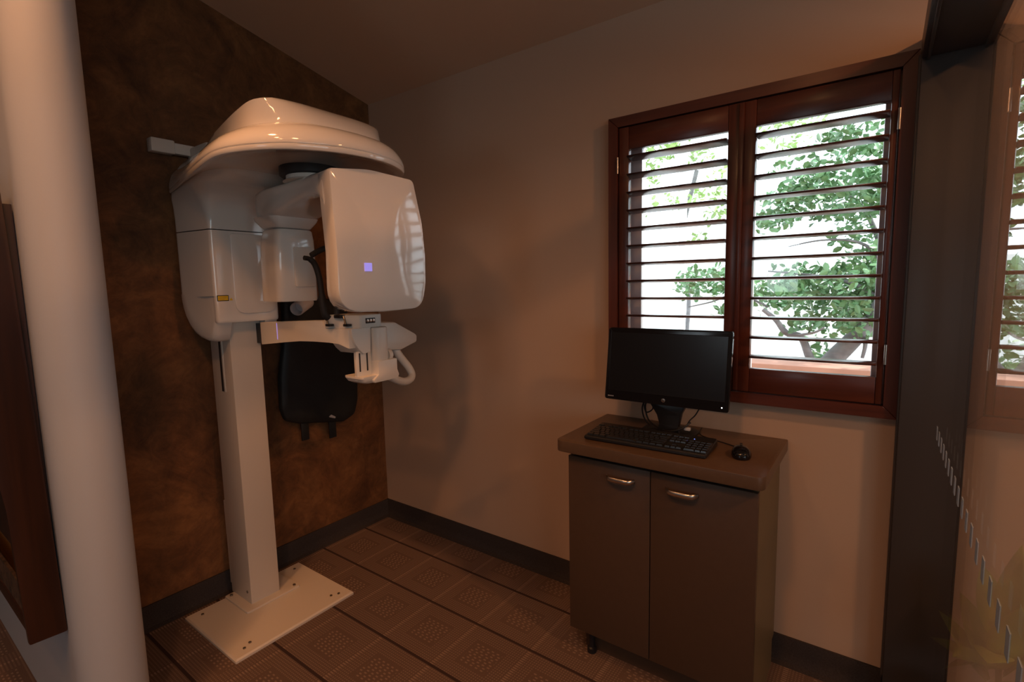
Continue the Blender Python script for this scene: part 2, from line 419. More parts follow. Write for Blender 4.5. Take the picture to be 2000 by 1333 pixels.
# ------------------------------------------------------------------ recessed lamps
def downlight(xy, watts, label, aim=None, size=1.9, blend=.6, col=WARM):
    x, y = xy; z = ceil_z(y) - 0.006
    t = empty('downlight', (x, y, z)); tag(t, label, 'lamp', 'recessed ceiling lamps')
    rot = Matrix.Rotation(math.atan(CEIL_SLOPE), 4, 'X').inverted()
    def ringmesh(name, prof, m):
        rings = [[Vector((x, y, z)) + (rot @ Vector((r*math.cos(2*PI*k/28), r*math.sin(2*PI*k/28), h))) for k in range(28)] for r, h in prof]
        return loft(name, rings, m, t, cap0=False, cap1=False)
    ringmesh('trim_ring', [(.058, .004), (.060, -.004), (.078, -.006), (.082, .004)], 'trim')
    rings = [[Vector((x, y, z)) + (rot @ Vector((r*math.cos(2*PI*k/28), r*math.sin(2*PI*k/28), h))) for k in range(28)] for r, h in [(.058, .003), (.056, .002), (.01, .001)]]
    loft('lamp_lens', rings, 'lamp', t, cap0=False)
    ld = bpy.data.lights.new('lamp_light', 'SPOT'); ld.energy = watts; ld.color = col; ld.spot_size = size; ld.spot_blend = blend; ld.shadow_soft_size = .085
    lo = bpy.data.objects.new('lamp_light', ld); COL.objects.link(lo); lo.parent = t; lo.location = (0, 0, -0.02)
    d = (Vector(aim) - Vector((x, y, z))) if aim else Vector((0, 0, -1))
    lo.rotation_euler = d.to_track_quat('-Z', 'Y').to_euler()
for (xy, w_, aim_, cone_, bl_, lab_) in LAMPS: downlight(xy, w_, lab_, aim_, cone_, bl_)

# ------------------------------------------------------------------ back-of-room windows (they light the room and show in the gloss)
def far_window(name, axis, pos, a, b, z0, z1, nm):
    t = struct(empty(name, (pos, a, z0) if axis == 'x' else (a, pos, z0)))
    def bar(n_, a0, a1, q0, q1, d=.05, m='white_alu'):
        if axis == 'x': return box(n_, pos-d/2, pos+d/2, a0, a1, q0, q1, m, t)
        return box(n_, a0, a1, pos-d/2, pos+d/2, q0, q1, m, t)
    bar('frame_rail', a, b, z0, z0+.05); bar('frame_rail', a, b, z1-.05, z1); bar('frame_stile', a, a+.05, z0, z1); bar('frame_stile', b-.05, b, z0, z1)
    for k in range(1, nm): bar('mullion', a+(b-a)*k/nm-.02, a+(b-a)*k/nm+.02, z0+.05, z1-.05)
    bar('pane', a+.05, b-.05, z0+.05, z1-.05, .006, 'pane')
    ld = bpy.data.lights.new('window_portal', 'AREA'); ld.shape = 'RECTANGLE'; ld.cycles.is_portal = True
    lo = bpy.data.objects.new('window_portal', ld); COL.objects.link(lo)
    c = (a+b)/2
    ld.size = b-a; ld.size_y = z1-z0
    if axis == 'x': lo.location = (pos+.10, c, (z0+z1)/2); lo.rotation_euler = (PI/2, 0, PI/2)
    else: lo.location = (c, pos-.10, (z0+z1)/2); lo.rotation_euler = (PI/2, 0, 0)
    lo.parent = None
far_window('window_2', 'y', Y_S-.07, 0.5, 1.5, 1.2, 2.2, 2)
far_window('window_3', 'x', X_E+.07, -5.9, -4.2, 0.9, 2.4, 2)
far_window('window_4', 'x', X_E+.07, -4.0, -2.3, 0.9, 2.4, 2)

# ------------------------------------------------------------------ the shuttered window
w1 = struct(empty('window_1', (WIN['x0'], 0.10, WIN['z0'])))
x0, x1, z0, z1 = WIN['x0'], WIN['x1'], WIN['z0'], WIN['z1']
box('frame_stile', x0, x0+.060, .080, .125, z0, z1, 'white_alu', w1, bevel=.004)
box('frame_stile', x1-.045, x1, .080, .125, z0, z1, 'white_alu', w1, bevel=.004)
box('frame_rail', x0+.060, x1-.045, .080, .125, z0, z0+.050, 'white_alu', w1, bevel=.004)
box('frame_rail', x0+.060, x1-.045, .080, .125, z1-.045, z1, 'white_alu', w1, bevel=.004)
box('mullion', 2.055, 2.108, .080, .125, z0+.05, z1-.045, 'white_alu', w1, bevel=.004)
box('pane', x0+.060, 2.055, .100, .104, z0+.05, z1-.045, 'pane', w1)
box('pane', 2.108, x1-.045, .100, .104, z0+.05, z1-.045, 'pane', w1)
pl = bpy.data.lights.new('window_portal', 'AREA'); pl.shape = 'RECTANGLE'; pl.size = x1-x0; pl.size_y = z1-z0; pl.cycles.is_portal = True
po = bpy.data.objects.new('window_portal', pl); COL.objects.link(po); po.location = ((x0+x1)/2, .16, (z0+z1)/2); po.rotation_euler = (PI/2, 0, PI)

t1 = struct(empty('trim_1', (1.563, 0, .989)))
FX0, FX1, FZ0, FZ1, FP = 1.563, 2.575, .989, 2.123, .034
def frame_bar(name, poly, m):   # mitred face bars with a small step on the inner edge
    prism(name, poly, 'y', -FP, 0.0, m, t1, bevel=.003, smooth=False)
wF = .040
frame_bar('frame_stile', [(FX0, FZ0), (FX0+wF, FZ0+wF), (FX0+wF, FZ1-wF), (FX0, FZ1)], 'mahogany')
frame_bar('frame_stile', [(FX1, FZ0), (FX1-wF, FZ0+wF), (FX1-wF, FZ1-wF), (FX1, FZ1)], 'mahogany')
frame_bar('frame_rail', [(FX0, FZ0), (FX1, FZ0), (FX1-wF, FZ0+wF), (FX0+wF, FZ0+wF)], 'mahogany_h')
frame_bar('frame_rail', [(FX0, FZ1), (FX1, FZ1), (FX1-wF, FZ1-wF), (FX0+wF, FZ1-wF)], 'mahogany_h')
for (a0, a1, b0, b1) in ((FX0+wF, FX0+wF+.004, FZ0+wF, FZ1-wF), (FX1-wF-.004, FX1-wF, FZ0+wF, FZ1-wF)):
    box('frame_reveal', a0, a1, -.004, .080, b0, b1, 'mahogany', t1)
for (b0, b1) in ((FZ0+wF-.001, FZ0+wF+.003), (FZ1-wF-.003, FZ1-wF+.001)):
    box('frame_reveal', FX0+wF, FX1-wF, -.004, .080, b0, b1, 'mahogany_h', t1)

LZ = [1.956 - .0718*k for k in range(12)]
def louver_mesh(L):
    bm = bmesh.new(); prof = []
    W, T = .080, .0115
    for k in range(16):
        a = 2*PI*k/16
        prof.append((math.copysign(abs(math.cos(a))**.75, math.cos(a))*W/2, math.copysign(abs(math.sin(a))**.9, math.sin(a))*T/2))
    bm_loft(bm, [[Vector((0, d, h)) for d, h in prof], [Vector((L, d, h)) for d, h in prof]])
    bmesh.ops.recalc_face_normals(bm, faces=bm.faces)
    me = bpy.data.meshes.new('louver'); bm.to_mesh(me); bm.free(); me.materials.append(M['louver'])
    for p in me.polygons: p.use_smooth = len(p.vertices) == 4
    return me
def shutter(px0, px1, ox0, ox1, hinge_side, label, tilt):
    pz0, pz1, oz0, oz1 = 1.0335, 2.0795, 1.122, 1.990
    t = empty('plantation_shutter', (px0, -.012, pz0)); tag(t, label, 'shutter', 'hinged louvre shutters of the window')
    ya, yb = -.028, .002
    box('stile', px0, ox0, ya, yb, pz0, pz1, 'mahogany', t, bevel=.003)
    box('stile', ox1, px1, ya, yb, pz0, pz1, 'mahogany', t, bevel=.003)
    box('rail', ox0, ox1, ya+.001, yb, pz0, oz0, 'mahogany_h', t, bevel=.003)
    box('rail', ox0, ox1, ya+.001, yb, oz1, pz1, 'mahogany_h', t, bevel=.003)
    me = louver_mesh(ox1-ox0-.003)
    for z in LZ:
        o = bpy.data.objects.new('louver', me); COL.objects.link(o); o.parent = t
        o.location = Vector((ox0+.0015, -.013, z)) - t.location; o.rotation_euler = (tilt, 0, 0)
    for hz in (1.20, 1.93):
        hx = px0-.003 if hinge_side < 0 else px1+.003
        tube('hinge', [(hx, ya-.008, hz-.032), (hx, ya-.008, hz+.032)], .0045, 'nickel', t, n=10)
    return t
shutter(1.608, 2.0790, 1.650, 2.034, -1, 'left mahogany louvre shutter with the monitor in front of it', math.radians(-4))
shutter(2.0825, 2.530, 2.128, 2.487+.024, 1, 'right mahogany louvre shutter nearest the glass partition', math.radians(-1.5))
box('astragal', 2.072, 2.090, -.036, -.0285, 1.036, 2.077, 'mahogany', t1, bevel=.003)

# ------------------------------------------------------------------ glass partition
JX0, JYF = 2.5765, -.060
gp = empty('glass_partition', (XG, -1.5, 0)); tag(gp, 'frameless glass partition in dark aluminium channel, dashed marking strip', 'partition')
GY0 = -3.4
box('glass_pane', XG, XG+.010, GY0, JYF+.012, .012, 2.090, 'partition_glass', gp)
box('jamb', JX0, XG+.085, JYF, -.001, 0.0, 2.16, 'alu', gp, bevel=.003)
box('jamb_bead', JX0-.006, JX0+.006, JYF+.006, -.004, 0.11, 2.10, 'alu', gp, bevel=.002)
box('header', JX0, XG+.085, GY0, JYF, 2.085, 2.16, 'alu', gp, bevel=.003)
box('header_bead', JX0+.012, JX0+.020, GY0, JYF, 2.076, 2.086, 'alu', gp, bevel=.002)
box('floor_channel', XG-.014, XG+.024, GY0, JYF, 0.0, .016, 'alu', gp, bevel=.002)
dash_me = None
for k in range(30):
    y = -.28 - k*.062
    if dash_me is None:
        d0 = box('marking_dash', XG-.0008, XG-.0002, y-.010, y+.010, 1.004, 1.040, 'frost', gp); dash_me = d0.data; y_first = y
    else:
        o = bpy.data.objects.new('marking_dash', dash_me); COL.objects.link(o); o.parent = gp; o.location = (0, y-y_first, 0)

# ------------------------------------------------------------------ the panoramic imaging machine
YC = -.945
mach = empty('dental_xray_machine', (.16, YC, 0))
tag(mach, 'tall white panoramic dental imaging machine on a floor plate', 'x-ray machine')
# floor plate, sub plate, bolts
poly = round_poly([(.083, -1.224), (.547, -1.224), (.547, -.676), (.083, -.676)], .004, 2)
bp = loft('base_plate', [[Vector((x, y, .0005)) for x, y in poly], [Vector((x, y, .010)) for x, y in poly],
      [Vector((.315+(x-.315)*.975, YC-.005+(y-YC+.005)*.978, .016)) for x, y in poly]], 'steel_paint', mach, angle=20)
for (bx, by) in ((.13, -1.17), (.13, -.73), (.505, -1.17), (.505, -.73), (.49, -1.14), (.49, -.76)):
    lathe('bolt', [(.006, 0), (.006, .0035), (.002, .004)], (bx, by, .0162), 'bolt', bp, n=10)
sp = prism('mount_flange', round_poly([(.085, -1.055), (.30, -1.055), (.30, -.80), (.085, -.80)], .012, 3), 'z', .016, .026, 'steel_paint', mach, bevel=.003, angle=25)
for (bx, by) in ((.11, -1.035), (.28, -.82)):
    lathe('bolt', [(.007, 0), (.007, .006), (.003, .007)], (bx, by, .026), 'bolt', sp, n=8)
# column
CX0, CX1, CY0, CY1 = .070, .256, -1.013, -.879
col_ = box('column', CX0, CX1, CY0, CY1, .024, 1.345, 'steel_paint', mach, bevel=.003, seg=2)
box('rail_slot', .148, .172, CY0-.0012, CY0+.004, 1.005, 1.30, 'dark_gap', col_)
box('slot_lip', .172, .184, CY0-.004, CY0+.004, 1.005, 1.30, 'steel_paint', col_, bevel=.0015)
box('service_cover', .045, .074, CY0+.006, CY1-.006, .30, .47, 'steel_paint', col_, bevel=.003)
box('rear_cover', .052, .074, CY0+.004, CY1-.004, .06, .31, 'steel_paint', col_, bevel=.003)
lathe('bolt', [(.006, 0), (.006, -.003), (.002, -.004)], (.225, CY0, .075), 'bolt', col_, n=10, axis='y')

# carriage housing round the column
def section(xf, hf, hr, z, rr=.03, rf=.05, xr=.055):
    p = round_poly([(xr, YC-hr), (xf, YC-hf), (xf, YC+hf), (xr, YC+hr)], [rr, rf, rf, rr], 6)
    return [Vector((q[0], q[1], z)) for q in p]
def side_h(x): return .172 - (x-.055)/.25*.028
hs = loft('carriage_housing', [section(.307, .135, .172, 1.43, .03, .016), section(.307, .135, .172, 1.56, .03, .016), section(.307, .135, .172, 1.699, .03, .016)],
          'plastic', mach, angle=50)
poly = round_poly([(.15, YC-.128), (.307, YC-.135), (.307, YC+.135), (.15, YC+.128)], [.01, .016, .016, .01], 5)
loft('front_skirt', [[Vector((.23+(x-.23)*k, YC+(y-YC)*k, z)) for x, y in poly] for z, k in ((1.318, .975), (1.322, .992), (1.330, 1.0), (1.431, 1.0))], 'plastic', hs, angle=50)
def lobe_h(x): return .172 - (x-.055)/(.307-.055)*.037
for sgn in (-1, 1):       # side lobes that hang below the front cover
    prof = [(.056, 1.440), (.058, 1.41), (.066, 1.372), (.082, 1.333), (.106, 1.298), (.140, 1.268), (.180, 1.248), (.222, 1.238), (.252, 1.238), (.268, 1.248), (.277, 1.27), (.286, 1.298), (.305, 1.330), (.306, 1.440)]
    def ring(dy, d):
        out = []
        for i, (x, z) in enumerate(prof):
            v = Vector((.20-x, 1.44-z)); l = v.length
            if i in (0, len(prof)-1): v = Vector((.20-x, 0)); l = v.length
            v = v/l*d
            out.append(Vector((x+v.x, YC + sgn*(lobe_h(x)+dy), z+v.y)))
        return out
    bm = bmesh.new()
    inner = [Vector((x, YC + sgn*.071, z)) for x, z in prof]
    bm_loft(bm, [inner, ring(-.030, 0), ring(-.014, .003), ring(-.005, .010), ring(-.0006, .024), ring(-.0003, .07)])
    obj_from_bm('side_lobe', bm, 'plastic', hs, smooth=True, angle=60)
upper = loft('upper_housing', [section(.307, .135, .172, 1.703, .03, .016), section(.311, .138, .172, 1.76, .03, .03), section(.328, .150, .173, 1.805, .03, .05), section(.372, .178, .174, 1.838, .03, .07),
             section(.46, .222, .170, 1.860, .03, .10), section(.60, .250, .164, 1.874, .03, .12), section(.62, .255, .155, 1.90, .03, .12)], 'plastic', mach, angle=60)
ll = box('laser_label', .3068, .3076, -1.0725, -1.0265, 1.409, 1.4335, 'ink', hs)
box('label_face', .3076, .3082, -1.0695, -1.0295, 1.4120, 1.4305, 'yellow', ll)
for k in range(3):
    box('label_print', .3082, .30835, -1.066, -1.034-.005*k, 1.4255-.005*k, 1.4264-.005*k, 'ink', ll)
prism('warning_triangle', [(-1.024, 1.411), (-1.010, 1.411), (-1.017, 1.4225)], 'x', .3072, .3080, 'yellow', hs, smooth=False)
# recessed glossy front cover of the carriage
fp = round_poly([(-1.003, 1.352), (-.822, 1.352), (-.822, 1.690), (-1.003, 1.690)], [.05, .05, .015, .015], 6)
c0 = Vector((-.9125, 1.52))
rings = []
for k, dx in ((1.0, .3072), (.992, .3116), (.975, .3128), (.55, .3095), (.15, .3085)):
    rings.append([Vector((dx, c0.x+(q[0]-c0.x)*k, c0.y+(q[1]-c0.y)*(k if k > .6 else k))) for q in fp])
loft('front_cover', rings, 'plastic', mach, cap0=False, angle=40)

# hooded canopy: outlines as (x, half width) tables, resampled to a common count
def resample(tab, n=44):
    P_ = [Vector(p) for p in smooth_path([(a, b, 0) for a, b in tab], 8)]
    d = [0.0]
    for a, b in zip(P_, P_[1:]): d.append(d[-1]+(b-a).length)
    out = []
    for k in range(n):
        t = d[-1]*k/(n-1); i = max(j for j in range(len(d)) if d[j] <= t+1e-9); i = min(i, len(d)-2)
        f = (t-d[i])/max(1e-9, d[i+1]-d[i]); p = P_[i].lerp(P_[i+1], f); out.append((p.x, max(0.0, p.y)))
    return out
RIM = resample([(.055, .171), (.19, .200), (.316, .229), (.511, .271), (.66, .302), (.776, .322), (.850, .326), (.915, .314), (.975, .291), (1.033, .258), (1.078, .218), (1.120, .155), (1.150, .08), (1.160, .0)])
CRE = resample([(.075, .140), (.255, .145), (.43, .158), (.66, .206), (.80, .232), (.86, .238), (.908, .232), (.974, .204), (1.028, .150), (1.050, .08), (1.056, .0)])
TOP = resample([(.055, .055), (.255, .098), (.43, .147), (.66, .199), (.80, .226), (.87, .236), (.915, .234), (.945, .218), (.962, .185), (.974, .11), (.976, .0)])
def hood(tab, z, inset=0.0, tab2=None, t=0.0):
    L = []
    for i, (x, h) in enumerate(tab):
        if tab2: x, h = x+(tab2[i][0]-x)*t, h+(tab2[i][1]-h)*t
        u = i/(len(tab)-1)
        L.append((x - inset*max(0, (u-.55)/.45), max(0, h-inset*min(1, .4+u)) if i < len(tab)-1 else 0))
    pts = [(x, YC-h) for x, h in L] + [(x, YC+h) for x, h in L[-2::-1]]
    return [Vector((x, y, z)) for x, y in pts]
can = loft('canopy', [hood(RIM, 1.890, .16), hood(RIM, 1.886, .10), hood(RIM, 1.876, .034), hood(RIM, 1.867, .011), hood(RIM, 1.868, .003), hood(RIM, 1.873), hood(RIM, 1.882), hood(RIM, 1.8845, .004), hood(RIM, 1.887, .0008),
      hood(RIM, 1.893), hood(RIM, 1.910, 0, CRE, .07), hood(RIM, 1.928, 0, CRE, .20), hood(RIM, 1.943, 0, CRE, .38), hood(RIM, 1.955, 0, CRE, .60), hood(RIM, 1.963, 0, CRE, .82), hood(RIM, 1.967, 0, CRE, 1.0)], 'plastic', mach, angle=42)
loft('top_cover', [hood(CRE, 1.958, -.004), hood(CRE, 1.968), hood(CRE, 1.985, 0, TOP, .14), hood(CRE, 2.010, 0, TOP, .42), hood(CRE, 2.031, 0, TOP, .76), hood(CRE, 2.042, 0, TOP, 1.0), hood(TOP, 2.049, .012), hood(TOP, 2.053, .035), hood(TOP, 2.055, .08)], 'plastic', can, cap0=False, angle=42)

# rotating arm with tube head and sensor
lathe('pivot', [(.105, 1.905), (.105, 1.862), (.10, 1.858)], (.79, -.925, 0), 'dark_gap', mach, n=40)
lathe('pivot_collar', [(.088, 1.87), (.088, 1.846), (.10, 1.838)], (.80, -.925, 0), 'plastic_satin', mach, n=40)
AY = -.885
def arm_ring(x, zb, zt, h, r=.03, dy=0):
    p = round_poly([(AY+dy-h, zb), (AY+dy+h, zb), (AY+dy+h, zt), (AY+dy-h, zt)], [r*1.3, r*1.3, r, r], 5)
    return [Vector((x, q[0], q[1])) for q in p]
arm = loft('rotating_arm', [arm_ring(.455, 1.765, 1.800, .050, .02), arm_ring(.467, 1.742, 1.826, .080), arm_ring(.50, 1.724, 1.838, .100), arm_ring(.57, 1.722, 1.840, .110), arm_ring(.66, 1.742, 1.842, .112),
       arm_ring(.76, 1.764, 1.843, .116), arm_ring(.88, 1.770, 1.843, .128), arm_ring(.96, 1.762, 1.840, .145), arm_ring(1.02, 1.735, 1.832, .163), arm_ring(1.05, 1.70, 1.826, .168)], 'plastic', mach, angle=50)
def box_ring(z, xa, xb, ya, yb, r=.025):
    p = round_poly([(xa, ya), (xb, ya), (xb, yb), (xa, yb)], r, 5)
    return [Vector((q[0], q[1], z)) for q in p]
loft('tube_neck', [box_ring(1.735, .470, .625, -.992, -.782, .03), box_ring(1.722, .468, .622, -.986, -.788, .03), box_ring(1.697, .475, .605, -.962, -.804, .03), box_ring(1.694, .478, .602, -.958, -.806, .03)], 'plastic', arm, angle=50)
th = loft('tube_head', [box_ring(1.690, .478, .602, -.955, -.806, .03), box_ring(1.684, .474, .606, -.960, -.802, .03), box_ring(1.650, .468, .610, -.968, -.799, .03), box_ring(1.60, .467, .611, -.972, -.798, .03),
       box_ring(1.41, .467, .610, -.976, -.798, .028), box_ring(1.403, .470, .607, -.973, -.800, .028)], 'plastic', arm, angle=50)
prism('collimator_plate', round_poly([(-.905, 1.46), (-.815, 1.46), (-.815, 1.62), (-.905, 1.62)], .01, 3), 'x', .606, .615, 'plastic_satin', th, bevel=.003)
# sensor unit: bulging rounded slab, turned a little to the room
SU, SN = Vector((.107, .994, 0)), Vector((.994, -.107, 0))
SC = Vector((1.118, -.888, 0))
def sensor_ring(depth, inset, curve=0.0, cut=0.0):
    raw = [(-.173+cut, 1.828-cut*1.5), (-.03, 1.844-cut*1.5), (.150, 1.832-cut*1.5), (.166, 1.76), (.184, 1.68), (.193, 1.565), (.190, 1.46), (.168, 1.372), (0.0, 1.367), (-.166+cut*.4, 1.372), (-.162+cut*.35, 1.57), (-.168+cut*.8, 1.70)]
    rad = [.015, .3, .022, .2, .2, .2, .2, .075, .3, .080, .25, .25]
    p = round_poly(raw, rad, 6); c = Vector((0, 1.60)); out = []
    for q in p:
        v = Vector(q)-c; l = v.length; v = v*((l-inset)/l) + c
        out.append(SC + SU*v.x + SN*(depth - curve*(v.x/.2)**2) + Vector((0, 0, v.y)))
    return out
sens = loft('sensor_unit', [sensor_ring(-.112, .05, 0, .018), sensor_ring(-.106, .028, 0, .012), sensor_ring(-.092, .010, 0, .006), sensor_ring(-.075, .002), sensor_ring(-.02, .0), sensor_ring(-.006, .0), sensor_ring(0, .002)], 'plastic', arm, angle=35)
loft('front_panel', [sensor_ring(-.001, .002, .004), sensor_ring(.004, .003, .006), sensor_ring(.0065, .008, .008), sensor_ring(.011, .06, .010), sensor_ring(.014, .12, .012), sensor_ring(.015, .16, .012)], 'plastic', sens, cap0=False, angle=30)
lp = at(720, 522, 'x', 1.128)
bm = bmesh.new()
q = [SC + SU*(u_) + SN*.0148 + Vector((0, 0, z_)) for u_, z_ in [(-.0135, 0), (.0135, 0), (.0135, 0), (-.0135, 0)]]
u_c = (lp - SC).dot(SU); zc_ = lp.z
bm_loft(bm, [[SC + SU*(u_c+a) + SN*d + Vector((0, 0, zc_+b)) for a, b in ((-.0135, -.0135), (.0135, -.0135), (.0135, .0135), (-.0135, .0135))] for d in (.0135, .0158)])
obj_from_bm('status_light', bm, 'led_violet', sens)

# patient arm, bite rest, handles
BY0, BY1 = -.900, -.852
prof = [(.300, 1.309), (.45, 1.316), (.66, 1.325), (.76, 1.328), (.79, 1.298), (.93, 1.298), (.93, 1.228), (.87, 1.242), (.80, 1.244), (.70, 1.243), (.60, 1.239), (.50, 1.231), (.40, 1.221), (.300, 1.211)]
beam = prism('patient_arm', prof, 'y', BY0, BY1, 'plastic_satin', mach, bevel=.004, angle=30)
xl = at(541.5, 650, 'y', BY0).x
box('light_strip', xl-.0014, xl+.0014, BY0-.0010, BY0+.002, 1.240, 1.310, 'led_violet', beam)
box('arm_joint', .256, .303, BY0+.004, BY1-.004, 1.216, 1.304, 'dark_gap', beam)
blk = prism('chin_block', round_poly([(.785, -.906), (.945, -.855), (.945, -.754), (.785, -.754)], .010, 4), 'z', 1.300, 1.350, 'plastic_satin', mach, bevel=.004, angle=30)
box('control_keys', .9445, .9475, -.832, -.788, 1.317, 1.337, 'dark_gap', blk, bevel=.001)
for k in range(3):
    lathe('key_button', [(.0065, 0), (.0065, .002), (.004, .003)], (.947, -.824+.014*k, 1.327), 'nickel', blk, n=14, axis='x')
box('bite_clip', .838, .878, -.895, -.868, 1.339, 1.3515, 'black_plastic', blk, bevel=.002)
for bx in (.800, .876):
    yf = -.906 + (bx-.785)/.16*.051
    tube('clip_lever', [(bx, yf-.002, 1.347), (bx+.010, yf-.003, 1.328), (bx+.016, yf-.006, 1.316)], .0040, 'bolt', blk, n=8)
    box('clip_foot', bx+.008, bx+.036, yf-.012, yf+.008, 1.308, 1.3175, 'black_plastic', blk, bevel=.002)
# quarter-round fin under the block
fin = [(-.897, 1.302), (-.894, 1.272), (-.884, 1.246), (-.868, 1.222), (-.848, 1.203), (-.840, 1.202), (-.814, 1.209), (-.808, 1.302)]
prism('chin_fin', fin, 'x', .80, .944, 'plastic_satin', mach, bevel=.003, angle=25)
slide = box('slide_plate', .915, .932, -.872, -.800, 1.10, 1.212, 'plastic_satin', mach, bevel=.003)
for sy in (-.858, -.824):
    box('slide_slot', .9315, .9332, sy-.003, sy+.003, 1.135, 1.206, 'dark_gap', slide)
pl_ = round_poly([(.850, -.876), (.965, -.876), (.968, -.73), (.850, -.73)], .02, 4)
loft('chin_tray', [[Vector((.91+(x-.91)*k, -.784+(y+.784)*k, z)) for x, y in pl_] for z, k in ((1.088, .72), (1.096, .9), (1.110, 1.0), (1.117, 1.0))], 'plastic_satin', mach, angle=30)
post = prism('chin_post', round_poly([(.905, -.806), (.970, -.806), (.970, -.740), (.905, -.740)], .028, 6), 'z', 1.170, 1.300, 'plastic_satin', mach, bevel=.006, angle=40)
lathe('post_knob', [(.022, 0), (.022, .016), (.016, .022)], (.945, -.740, 1.186), 'plastic_satin', post, n=24, axis='y')
prism('post_bracket', round_poly([(-.826, 1.090), (-.712, 1.092), (-.704, 1.106), (-.712, 1.128), (-.712, 1.172), (-.806, 1.172), (-.806, 1.120), (-.830, 1.102)], .004, 2), 'x', .895, .975, 'plastic_satin', mach, bevel=.004, angle=30)
grip = [(-.735, 1.312), (-.633, 1.307), (-.525, 1.250), (-.513, 1.240), (-.515, 1.213), (-.605, 1.186), (-.675, 1.192), (-.740, 1.205)]
hd = prism('hand_grip_shell', round_poly(grip, .012, 3), 'x', .80, .885, 'plastic_satin', mach, bevel=.012, angle=35)
tube('hand_grip', smooth_path([(.845, -.612, 1.205), (.855, -.605, 1.172), (.86, -.582, 1.138), (.865, -.556, 1.103), (.875, -.549, 1.072), (.885, -.568, 1.055), (.895, -.61, 1.052), (.91, -.66, 1.068), (.925, -.715, 1.095)]), .0165, 'plastic_satin', mach, n=14)
# black temple supports
def P(px, py, x): return tuple(at(px, py, 'x', x))
tube('temple_support', smooth_path([P(594, 504, .86), P(606, 507, .86), P(616, 519, .86), P(624, 545, .86), P(629, 580, .86), P(634, 612, .86), P(641, 622, .86)]), [.0085]*6+[.0105]*18+[.013]*13, 'rubber', mach, n=12)
tube('temple_support', smooth_path([P(608, 499, .80), P(622, 491, .80), P(640, 485, .80), P(652, 500, .80), P(656, 560, .80), P(658, 614, .80)]), .0105, 'rubber', mach, n=12)
# wall stay at the back of the canopy
stay = box('wall_stay', .002, .050, -1.165, -1.075, 2.035, 2.092, 'plastic_satin', mach, bevel=.006)
box('stay_link', .016, .052, -1.078, -.95, 2.038, 2.082, 'plastic_satin', stay, bevel=.003)
box('stay_mount', .020, .20, -1.02, -.87, 1.975, 2.075, 'plastic_satin', mach, bevel=.012)

# ------------------------------------------------------------------ lead apron on the feature wall
ap = empty('lead_apron', (.03, -.455, .62)); tag(ap, 'black lead apron hanging on the brown wall behind the machine', 'apron')
def apron_ring(x, inset):
    raw = [(-.640, 1.40), (-.600, 1.425), (-.31, 1.385), (-.262, 1.34), (-.214, 1.07), (-.222, .80), (-.250, .722), (-.330, .692), (-.60, .742), (-.672, .772), (-.694, .84), (-.690, 1.0), (-.662, 1.16)]
    p = round_poly(raw, [.03, .03, .04, .05, .1, .06, .04, .06, .06, .05, .06, .1, .1], 4)
    c = Vector((-.455, 1.05)); out = []
    for q in p:
        v = Vector(q)-c; l = v.length; v = v*((l-inset)/l)+c
        out.append(Vector((x + .006*math.sin(v.x*26)*math.sin(v.y*7), v.x, v.y)))
    return out
loft('apron_body', [apron_ring(.022, .012), apron_ring(.028, 0), apron_ring(.046, 0), apron_ring(.056, .012), apron_ring(.060, .05), apron_ring(.060, .15)], 'apron', ap, angle=50)
for (sy, sz) in ((-.565, .735), (-.398, .705)):
    box('strap', .036, .044, sy-.022, sy+.022, sz-.092, sz+.03, 'apron', ap, bevel=.002)
prism('maker_mark', round_poly([(-.432, .742), (-.392, .726), (-.388, .734), (-.415, .752)], .003, 2), 'x', .060, .0625, 'grey_print', ap, smooth=False)
pg = empty('wall_peg', (.0, -.52, 1.36)); tag(pg, 'short white tubular peg on the wall above the lead apron', 'peg')
d0 = Vector((.115, -.612, 1.350)); d1 = Vector((.045, -.50, 1.388))
dirv = (d1-d0).normalized(); s_ = dirv.cross(Vector((0, 0, 1))).normalized(); u_ = s_.cross(dirv)
rings = [[d0 + dirv*L + r*(math.cos(2*PI*k/24)*s_ + math.sin(2*PI*k/24)*u_) for k in range(24)] for L, r in ((.05, .026), (.004, .027), (0, .029), (0, .033), (.004, .035), (.128, .035))]
loft('peg_tube', rings, 'paper', pg, angle=40)
lathe('peg_rosette', [(.045, 0), (.045, .006), (.03, .008)], (.0005, -.503, 1.388), 'paper', pg, n=28, axis='x')

# ------------------------------------------------------------------ cabinet, worktop and what stands on it
cb = empty('base_cabinet', (1.90, -.21, 0)); tag(cb, 'low taupe two-door cabinet standing under the window', 'cabinet')
KX0, KX1, KYF = 1.577, 2.240, -.415
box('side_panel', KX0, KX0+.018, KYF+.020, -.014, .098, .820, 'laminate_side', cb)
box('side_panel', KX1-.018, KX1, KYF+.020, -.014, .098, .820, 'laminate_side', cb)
box('bottom_panel', KX0+.018, KX1-.018, KYF+.020, -.014, .098, .116, 'laminate', cb)
box('back_panel', KX0+.018, KX1-.018, -.022, -.014, .116, .82, 'laminate', cb)
box('top_rail', KX0+.018, KX1-.018, KYF+.020, KYF+.034, .770, .820, 'dark_gap', cb)
box('toe_kick', KX0+.040, KX1-.0, -.355, -.335, .0, .098, 'laminate', cb)
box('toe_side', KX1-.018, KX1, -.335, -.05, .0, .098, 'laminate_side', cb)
for fx in (KX0+.075, KX1-.05):
    lathe('foot', [(.018, .0), (.018, .02), (.012, .024), (.012, .098)], (fx, -.375, 0), 'black_plastic', cb, n=16)
handle_me = None
